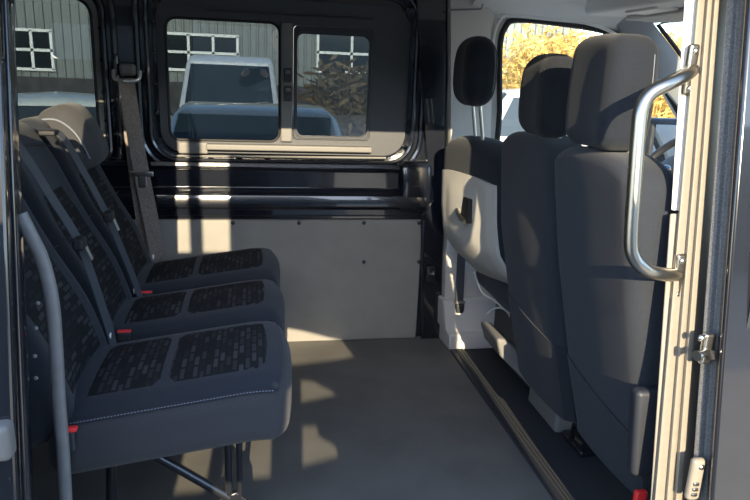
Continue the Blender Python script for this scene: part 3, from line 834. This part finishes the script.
mk('base_side', loft([[p + V((0, y, 0)) for p in (P(472, 312, Y=-.42), P(480, 312, Y=-.42), P(516, 345, Y=-.42), P(522, 372, Y=-.42), P(512, 366, Y=-.42), P(476, 328, Y=-.42))] for y in (-.30, -.10)]), GPLA, ds, bevel=.012, seg=4)
mk('base_box', soft(1.12, 1.5, -.62, -.16, .0, .33, .02, 4), DPLA, ds)
mk('cable', tube(smooth_path([P(474, 272, Y=-.3), P(482, 292, Y=-.3), P(494, 300, Y=-.34), P(505, 310, Y=-.4), P(512, 314, Y=-.4)], 5), .0045, 6), WHITEP, ds)
mk('cable', tube(smooth_path([P(487, 314, Y=-.3), P(496, 308, Y=-.32), P(505, 310, Y=-.34), P(512, 320, Y=-.36)], 5), .004, 6), WHITEP, ds)
# driver belt on the lining
db = thing('seat_belt', 'grey driver seat belt lying flat on the pale pillar lining with a black buckle', 'seat belt', P(460, 320, Y=-.09))
mk('webbing', ribbon([P(463, 235, Y=-.088), P(461, 262, Y=-.092), P(459, 305, Y=-.108)], .042, (1, .1, 0)), WEB, db)
c = P(459, 305, Y=-.10)
mk('buckle', soft(c.x - .024, c.x + .024, c.y - .022, c.y + .01, P(459, 324, Y=-.11).z, c.z + .015, .012, 4), DPLA, db)
mk('clasp', soft(c.x - .026, c.x + .026, c.y - .018, c.y + .004, c.z + .01, c.z + .024, .005, 3), GPLA, db)

# ================================================================== GRAB BAR
gb = thing('grab_handle', 'curved satin metal grab bar bolted to the near door pillar', 'grab handle', near(672, 180, -1.66))
g = lambda px, py, o_: near(px, py, o_)
path = [g(692, 70, -1.655), g(684, 76, -1.70), g(668, 84, -1.72), g(650, 94, -1.72), g(641, 110, -1.72), g(638, 135, -1.72), g(634, 190, -1.72), g(631, 240, -1.72), g(634, 257, -1.72), g(645, 269, -1.72), g(660, 274, -1.70), g(677, 275, -1.655)]
mk('bar', tube(smooth_path(path, 6), .0155, 16), BRUSH, gb)
for (a, b, c_) in ((689, 70, 0), (676, 276, 0)):
    q = near(a, b, -1.655)
    pl = mk('mounting_plate', soft(q.x - .013, q.x + .012, q.y - .012, q.y + .004, q.z - .055, q.z + .055, .006, 3), BRUSH, gb)
    for dz in (-.04, .04): mk('bolt', dome(q + V((0, -.012, dz)), .008, .006), SILV, pl)
rl = mk('red_reflector', soft(*(lambda q: (q.x - .013, q.x + .02, q.y - .008, q.y + .01, q.z - .04, q.z + .004))(P(640, 492, Y=-1.64)), .006, 3), RED)
tag(rl, 'small red plastic buckle end at the foot of the near pillar', 'buckle')
rl.name = 'red_buckle'

# ================================================================== DASH, WHEEL, MIRROR
struct(mk('trim_17', loft([[V((x, y, z)) for x, z in ((1.80, .35), (1.78, .70), (1.86, .82), (2.0, .87), (2.55, .90), (2.55, .35))] for y in (-1.7, .02)]), DPLA, bevel=.02, seg=3), 'dark dashboard')
sw = thing('steering_wheel', 'black steering wheel with an oval badge seen past the near seat', 'steering wheel', P(672, 165, Y=-.42))
wc = P(670, 172, Y=-.45)
import mathutils
ax = V((-.80, 0, .60)).normalized(); e1 = V((0, 1, 0)); e2 = ax.cross(e1).normalized()
mk('rim', tube([wc + (e1 * math.cos(t) + e2 * math.sin(t)) * .19 for t in [2 * math.pi * k / 40 for k in range(40)]], .016, 10, True), DPLA, sw)
mk('hub', tube([wc - ax * .03, wc - ax * .0, wc + ax * .018, wc + ax * .025], [.075, .085, .078, .05], 20), DPLA, sw)
for s in (0, math.pi, 1.5 * math.pi): mk('spoke', tube([wc + (e1 * math.cos(s) + e2 * math.sin(s)) * .06, wc + (e1 * math.cos(s) + e2 * math.sin(s)) * .18], .016, 8, flat=(.008, .022), up=tuple(ax)), DPLA, sw)
bdg = wc + ax * .027
def oval(c, ra, rb, h, k=24):
    pl = [c + e1 * math.cos(2 * math.pi * i / k) * ra + e2 * math.sin(2 * math.pi * i / k) * rb for i in range(k)]
    return loft([[p - ax * h for p in pl], [p + ax * h for p in pl]])
bg = mk('badge', oval(bdg, .032, .015, .003), SILV, sw); mk('badge_face', oval(bdg + ax * .003, .028, .012, .001), mat('badge_blue', (.02, .06, .2), .3), bg)
dm = thing('door_mirror', 'black door mirror reflecting pale sky outside the driver window', 'mirror', P(668, 140, Y=.25))
A = P(653, 124, Y=.25); B = P(684, 166, Y=.25)
mk('mirror_housing', soft(A.x - .03, B.x + .03, .225, .36, B.z - .03, A.z + .03, .03, 5), DPLA, dm)
# glass tilted a little to the sky
gm = [V((A.x, .218, B.z)), V((B.x, .205, B.z)), V((B.x, .212, A.z)), V((A.x, .220, A.z))]
mk('mirror_glass', (gm + [p + V((0, .008, 0)) for p in gm], [(0, 1, 2, 3), (7, 6, 5, 4), (0, 4, 5, 1), (1, 5, 6, 2), (2, 6, 7, 3), (3, 7, 4, 0)]), MIRROR, dm, smooth=False)
mk('mirror_arm', tube([V((B.x, .10, B.z + .05)), V((B.x - .02, .26, B.z + .05))], .02, 8), DPLA, dm)

# ================================================================== OUTSIDE
GZ = -.60
GRD = mat('gravel', (.60, .54, .44), .95, noise=(3, .12), bump=(40, .5))
SID = mat('metal_siding', (.15, .175, .18), .5, noise=(1.5, .05))
WTR = mat('white_window_bars', (.75, .77, .76), .5)
DGL = mat('dark_glass', (.015, .02, .025), .1)
HEDG = mat('dark_base_wall', (.05, .05, .055), .9, noise=(3, .3))
WCAR = mat('white_car_paint', (.78, .78, .77), .3, coat=.6)
GCAR = mat('grey_car_paint', (.12, .14, .14), .25, coat=.8)
SCAR = mat('silver_car_paint', (.45, .5, .5), .3, coat=.6)
CGL = mat('car_window_glass', (.02, .03, .035), .05)
TYRE = mat('tyre', (.02, .02, .02), .8)
g_ = mk('floor_ground', box(-60, 60, -40, 60, GZ - .2, GZ), GRD, smooth=False); struct(g_, 'tan gravel yard around the van')
# building with corrugated siding
YB = 24.0
bd_ = thing('building', 'long grey metal-sided building with white-barred windows beyond the far side', 'building', (0, YB, GZ))
mk('wall', box(-26, 13.5, YB + .05, YB + 8, GZ + 1.3, GZ + 7.5), SID, bd_, smooth=False)
mk('base_wall', box(-26, 13.5, YB, YB + 8, GZ, GZ + 1.3), HEDG, bd_, smooth=False)
ribs = []
for k in range(127):
    x = -26 + .31 * k; ribs.append(prism([(x, YB + .06), (x + .03, YB - .01), (x + .09, YB - .01), (x + .12, YB + .06)], GZ + 1.3, GZ + 7.5, 'z'))
mk('siding_ribs', join(*ribs), SID, bd_, smooth=False)
def bwin(px0, py0, px1, py1, nx, nz):
    A = P(px0, py0, Y=YB - .05); B = P(px1, py1, Y=YB - .05)
    f = mk('window', box(A.x, B.x, YB - .06, YB + .02, B.z, A.z), DGL, bd_, smooth=False)
    bars = [box(A.x - .07, B.x + .07, YB - .12, YB - .05, z - .05, z + .05) for z in [B.z + (A.z - B.z) * k / nz for k in range(nz + 1)]]
    bars += [box(x - .05, x + .05, YB - .12, YB - .05, B.z, A.z) for x in [A.x + (B.x - A.x) * k / nx for k in range(nx + 1)]]
    mk('window_bars', join(*bars), WTR, f, smooth=False)
bwin(-10, 28, 54, 70, 3, 2); bwin(163, 33, 238, 72, 3, 2); bwin(318, 33, 384, 74, 2, 2)
# vehicles
def car(name, label, cat, loc, rot, paint, L=4.4, Wd=1.8, H=1.5, kind='car', group=None):
    t = thing(name, label, cat, (0, 0, 0), group)
    if kind == 'car': top = [(-.46 * L, .62), (-.45 * L, .95), (-.30 * L, 1.0), (-.17 * L, H - .06), (.0, H), (.22 * L, H - .04), (.42 * L, 1.05), (.49 * L, .95), (.5 * L, .4)]
    else: top = [(-.5 * L, .5), (-.49 * L, .95), (-.34 * L, 1.15), (-.22 * L, H - .12), (-.12 * L, H), (.47 * L, H), (.5 * L, H - .1), (.5 * L, .4)]
    low = [(.5 * L, .25), (-.5 * L, .25)]
    poly = top + low
    loops = []
    for y, s in ((-.5, .93), (-.44, 1.0), (.44, 1.0), (.5, .93)):
        lp = []
        for x, z in poly:
            tz = max(0, (z - .9) / (H - .9)); lp.append(V((x * (s if z < .9 else s), y * Wd * (1 - .16 * tz), z if s == 1 or z < .9 else z - .05)))
        loops.append(lp)
    body = mk('body', loft(loops), paint, t, bevel=.04, seg=3)
    # glass
    def gpoly(x0, z0, x1, z1, wd0, wd1, nm, out):
        q = [V((x0, -wd0, z0)), V((x0, wd0, z0)), V((x1, wd1, z1)), V((x1, -wd1, z1))]
        o_ = V(out)
        mk(nm, ([p + o_ * .03 for p in q] + [p - o_ * .02 for p in q], [(0, 1, 2, 3), (7, 6, 5, 4), (0, 4, 5, 1), (1, 5, 6, 2), (2, 6, 7, 3), (3, 7, 4, 0)]), CGL, t, smooth=False)
    if kind == 'car':
        gpoly(-.29 * L, 1.03, -.18 * L, H - .09, Wd * .42, Wd * .38, 'windscreen', (-.75, 0, .6)); gpoly(.40 * L, 1.09, .235 * L, H - .07, Wd * .42, Wd * .38, 'rear_window', (.6, 0, .75))
        xs = (-.22, .33)
    else:
        gpoly(-.335 * L, 1.19, -.225 * L, H - .2, Wd * .42, Wd * .38, 'windscreen', (-.75, 0, .6)); xs = (-.26, -.06)
    for s in (-1, 1):
        z1 = H - .14 if kind == 'car' else 1.75
        q = [V((xs[0] * L, s * (Wd * .5 - .02), 1.02)), V((xs[1] * L, s * (Wd * .5 - .02), 1.02)), V((xs[1] * L - .18, s * (Wd * .5 * .86 + .015), z1)), V((xs[0] * L + .28, s * (Wd * .5 * .86 + .015), z1))]
        mk('side_window', (q + [p - V((0, s * .05, 0)) for p in q], [(0, 1, 2, 3), (7, 6, 5, 4), (0, 4, 5, 1), (1, 5, 6, 2), (2, 6, 7, 3), (3, 7, 4, 0)]), CGL, t, smooth=False)
        for x in (-.31 * L, .30 * L):
            wh = mk('wheel', disc((x, s * (Wd * .5 - .09), .33), .33, .2, 'y', 24), TYRE, t, bevel=.03)
            mk('hub', disc((x, s * (Wd * .5 + .005), .33), .2, .03, 'y', 16), SILV, wh)
        mk('head_lamp', soft(-.5 * L - .0, -.45 * L, s * Wd * .34 - .2, s * Wd * .34 + .14, .66, .82, .04, 3), WHITEP, t)
        mk('tail_lamp', soft(.47 * L, .5 * L + .01, s * Wd * .42 - .1, s * Wd * .42 + .06, .8, 1.05, .03, 3), RED, t)
    t.location = loc; t.rotation_euler.z = rot
    return t
def gp(px, py, H): return P(px, py, Z=GZ + H)
q = gp(233, 88, 1.5); q = V((P(256, 88, Y=4.2).x, 4.2, GZ))
car('car', 'dark grey car with a sunlit roof right outside the wide side window', 'car', q, math.radians(90), GCAR, 4.5, 1.85, 1.52)
q = V((P(232, 60, Y=12).x, 12, GZ)); car('van', 'tall white van parked behind the dark car', 'van', q, math.radians(90), WCAR, 5.2, 2.0, 2.12, 'van')
q = V((P(55, 110, Y=7.5).x, 7.5, GZ)); car('car', 'pale silver car seen through the tinted window behind the bench', 'car', q, math.radians(12), SCAR, 4.6, 1.85, 1.42)
q = V((P(540, 130, Y=7.5).x, 7.5, GZ)); car('car', 'white car outside the driver window', 'car', q, math.radians(-6), WCAR, 4.6, 1.85, 1.75)
# yellow dry brush
DRY = mat('dry_leaves', (.62, .43, .13), .9, noise=(6, .35)); DRY2 = mat('brown_twigs', (.16, .12, .07), .9, noise=(6, .4))
def blades(x0, x1, y0, y1, h, n, w=.035, hv=.5):
    vs = []; fs = []
    for k in range(n):
        x = random.uniform(x0, x1); y = random.uniform(y0, y1)
        hh = h(x) * random.uniform(hv, 1); z = GZ; L = hh
        lean = V((random.gauss(0, .16), random.gauss(0, .16), 1)).normalized()
        b = V((x, y, z)); tp = b + lean * L
        d = V((random.uniform(-1, 1), random.uniform(-1, 1), 0)).normalized()
        i = len(vs); vs += [b - d * w * .3, b + d * w * .3, tp]; fs.append((i, i + 1, i + 2))
        for j in range(5):
            p = b.lerp(tp, random.uniform(.3, 1)); e = V((random.gauss(0, 1), random.gauss(0, 1), random.uniform(-.2, 1.2))).normalized() * random.uniform(.15, .4)
            s = e.cross(V((random.random(), random.random(), random.random()))).normalized() * w
            i = len(vs); vs += [p - s * .4, p + e * .5 + s, p + e, p + e * .5 - s]; fs.append((i, i + 1, i + 2, i + 3))
    return vs, fs
br_ = mk('dry_brush', blades(7.5, 27, 13.5, 17, lambda x: 2.85 + .3 * math.sin(x * 1.7) + .25 * math.sin(x * 4.1) + .03 * x, 17000, .032, .7), DRY, smooth=False)
tag(br_, 'bright yellow dry brush beyond the driver window and windscreen', 'brush', kind='stuff')
q = P(348, 110, Y=9)
b2 = mk('brush_pile', blades(q.x - .35, q.x + .7, 8.7, 9.7, lambda x: 1.95 + .2 * math.sin(x * 9), 1500, .035), DRY2, smooth=False)
tag(b2, 'tangled brown brush pile outside the small sliding pane', 'brush', kind='stuff')
pl_ = mk('pole', tube([V((P(588, 40, Y=19).x, 19, GZ)), V((P(588, 10, Y=19).x, 19, GZ + 5))], .14, 12), WTR); tag(pl_, 'pale pole standing behind the yellow brush', 'pole')
# what stands behind the photographer, with an added screen to shape the sun
tag(mk('concrete_kerb', soft(-1.6, 1.6, -4.06, -2.75, GZ, -.38, .02, 3), mat('concrete', (.45, .43, .4), .9, noise=(8, .1))), 'low concrete kerb the photographer stands on', 'kerb')
# ---- added unseen sun screen, then the photographer, seen only as a reflection
fn_ = thing('sun_blocker', 'tall corrugated metal screen with openings, added unseen to shape the sun patches', 'blocker', (.2, -4.1, GZ))
SH = -.155
sq = lambda a, b, c, d: [(a + SH, c), (b + SH, c), (b + SH, d), (a + SH, d)]
pg = lambda l: [(a + SH, b) for a, b in l]
tall = [(-1.5, GZ), (.80, GZ), (.80, 1.12), (.785, 1.16), (.785, 1.48), (.745, 1.62), (.70, 1.75), (.63, 1.88), (.56, 2.12), (-.13 + SH, 2.15), (-.13 + SH, 1.70), (-1.5, 1.70)]  # outline of the added screen, drawn to cast the shade edges inside the van
mk('panel', plate(tall, [sq(-.49, -.39, .90, 1.0), sq(-.22, -.13, .90, 1.0), sq(-.08, .07, .915, 1.0), pg([(.175, .93), (.297, .942), (.291, .969), (.237, .988), (.233, 1.011), (.182, 1.011)]),
    pg([(.183, 1.062), (.336, 1.077), (.294, 1.097), (.239, 1.121), (.185, 1.126)]), pg([(.11, 1.164), (.38, 1.18), (.442, 1.187), (.436, 1.205), (.471, 1.218), (.40, 1.247), (.203, 1.307), (.12, 1.325)])], -4.11, -4.09), SID, fn_, smooth=False)  # openings cut to throw the sun patches inside the van
mk('post', box(-.306 + SH, -.249 + SH, -4.14, -4.11, GZ, 2.3), SID, fn_, smooth=False)  # added to cast the shade stripe on the grey side panel
mk('ribs', join(*[box(-1.45 + .12 * k, -1.42 + .12 * k, -4.09, -4.08, GZ, .86) for k in range(17)]), SID, fn_, smooth=False)
wb = thing('workshop', 'long grey workshop behind the photographer, mirrored faintly in the glass', 'building', (0, -28, GZ))
mk('wall', box(-30, 45, -34, -28, GZ, 5.6), SID, wb, smooth=False)
mk('siding_ribs', join(*[box(-30 + .4 * k, -29.9 + .4 * k, -28, -27.94, GZ, 5.6) for k in range(187)]), SID, wb, smooth=False)
SKIN = mat('skin', (.55, .33, .24), .6); JACK = mat('jacket_cloth', (.05, .055, .07), .9, noise=(12, .2)); JEAN = mat('jeans_cloth', (.05, .07, .12), .9); HAIR = mat('hair', (.05, .035, .02), .7)
def skin(name, verts, edges, radii, material, parent, root=0):
    me = bpy.data.meshes.new(name); o0 = OFF[parent.name] if parent else V((0, 0, 0))
    me.from_pydata([V(v) - o0 for v in verts], edges, []); me.materials.append(material)
    o = bpy.data.objects.new(name, me); COL.objects.link(o); setoff(o, o0, parent)
    o.modifiers.new('skin', 'SKIN').use_smooth_shade = True
    sv = me.skin_vertices[0].data if me.skin_vertices else None
    if sv is None:
        bpy.context.view_layer.update()
    for i, r in enumerate(radii):
        me.skin_vertices[0].data[i].radius = (r, r) if not isinstance(r, tuple) else r
    me.skin_vertices[0].data[root].use_root = True
    s = o.modifiers.new('sub', 'SUBSURF'); s.levels = 1; s.render_levels = 1
    return o
pp = thing('person', 'person in a dark jacket photographing the van, mirrored in the side window', 'person', (.2, -3.35, -.38))
hip = V((.58, -3.42, .60))
vb = [hip, V((.53, -3.4, .84)), V((.42, -3.36, 1.08)), V((.34, -3.35, 1.24)), V((.29, -3.33, 1.40)), V((.26, -3.31, 1.47)),
      V((.16, -3.33, 1.28)), V((-.12, -3.25, 1.15)), V((-.09, -3.06, 1.20)),
      V((.50, -3.33, 1.20)), V((.52, -3.20, 1.02)), V((.12, -3.05, 1.20)),
      V((.50, -3.42, .5)), V((.47, -3.38, .1)), V((.46, -3.42, -.29)), V((.68, -3.44, .5)), V((.70, -3.40, .1)), V((.70, -3.44, -.29))]
eb = [(0, 1), (1, 2), (2, 3), (3, 4), (4, 5), (3, 6), (6, 7), (7, 8), (3, 9), (9, 10), (10, 11), (0, 12), (12, 13), (13, 14), (0, 15), (15, 16), (16, 17)]
rb = [(.17, .12), (.17, .12), (.2, .13), (.17, .11), .06, .055, .075, .07, .035, .075, .07, .035, .1, .065, .045, .1, .065, .045]
skin('body', vb, eb, rb, JACK, pp)
skin('trousers', [hip + V((0, 0, -.02))] + vb[12:], [(0, 1), (1, 2), (2, 3), (0, 4), (4, 5), (5, 6)], [(.178, .128), .108, .073, .054, .108, .073, .054], JEAN, pp)
def hd(v):
    v = v + V((.26, 0, .06)); c = V((.23, -3.28, 1.53)); d = v - c
    z = d.z / .12
    return c + V((d.x * (1 - .18 * max(0, -z)), d.y, d.z))
mk('head', soft(-.105, .045, -3.37, -3.19, 1.355, 1.60, .074, 6, hd), SKIN, pp)
mk('nose', soft(.217, .243, -3.19, -3.165, 1.51, 1.55, .010, 2), SKIN, pp)
mk('hair', soft(.148, .312, -3.385, -3.21, 1.56, 1.672, .055, 5), HAIR, pp)
for s in (-1, 1):
    mk('ear', soft(.23 + s * .078 - .008, .23 + s * .078 + .008, -3.30, -3.265, 1.51, 1.56, .007, 2), SKIN, pp)
    mk('eye', soft(.23 + s * .03 - .012, .23 + s * .03 + .012, -3.197, -3.186, 1.548, 1.562, .005, 2), RUB, pp)
    bx = s * .115; vs_ = [V((bx, -3.04, 1.205)), V((bx - s * .03, -3.01, 1.225))]; es = [(0, 1)]; rs = [.026, .026]
    for k in range(4):
        i = len(vs_); z = 1.262 - .016 * k; L = (.9, 1, .95, .75)[k]
        vs_ += [V((bx - s * .035, -3.0, z)), V((bx - s * .055 * L, -2.985, z)), V((bx - s * .072 * L, -2.999, z))]; es += [(1, i), (i, i + 1), (i + 1, i + 2)]; rs += [.008] * 3
    i = len(vs_); vs_ += [V((bx - s * .02, -3.03, 1.22)), V((bx - s * .045, -3.04, 1.245))]; es += [(1, i), (i, i + 1)]; rs += [.01, .009]
    skin('hand', vs_, es, rs, SKIN, pp, 0)
    mk('shoe', soft(.455 + (.125 + s * .125) - .05, .455 + (.125 + s * .125) + .05, -3.47, -3.2, -.38, -.28, .04, 4), RUB, pp)
ph = thing('phone', 'black phone held up sideways by the photographer', 'phone', (0, -2.99, 1.19))
mk('case', soft(-.08, .075, -3.004, -2.992, 1.19, 1.27, .005, 4), RUB, ph); mk('lens', disc((.0, -2.99, 1.25), .006, .004, 'y', 14), DGL, ph)

# ================================================================== LIGHT
AZ = math.atan2(P(283, 74, Y=5).x - 0, P(283, 74, Y=5).y - CP.y)
EL = math.radians(17)
sdir = V((math.sin(AZ) * math.cos(EL), math.cos(AZ) * math.cos(EL), -math.sin(EL)))
ld = bpy.data.lights.new('sun', 'SUN'); ld.energy = 12.0; ld.color = (1, .83, .57); ld.angle = math.radians(.3)
lo = bpy.data.objects.new('sun', ld); COL.objects.link(lo); lo.rotation_euler = sdir.to_track_quat('-Z', 'Y').to_euler(); lo.location = (-3, -8, 6)
W = bpy.data.worlds.new('world'); SC.world = W; W.use_nodes = True
nt = W.node_tree; bgn = nt.nodes['Background']
sky = nt.nodes.new('ShaderNodeTexSky'); sky.sky_type = 'NISHITA'; sky.sun_disc = False
sky.sun_elevation = math.radians(28); sky.sun_rotation = math.radians(180 + 10); sky.altitude = 300; sky.air_density = 1.0; sky.dust_density = .6; sky.ozone_density = 1.2
nt.links.new(sky.outputs[0], bgn.inputs[0]); bgn.inputs[1].default_value = .70
SC.view_settings.view_transform = 'Standard'; SC.view_settings.look = 'None'; SC.view_settings.gamma = 1
SC.view_settings.use_curve_mapping = False; SC.view_settings.exposure = 0.0
SC.cycles.max_bounces = 8; SC.cycles.diffuse_bounces = 5; SC.cycles.transparent_max_bounces = 16; SC.cycles.use_denoising = True
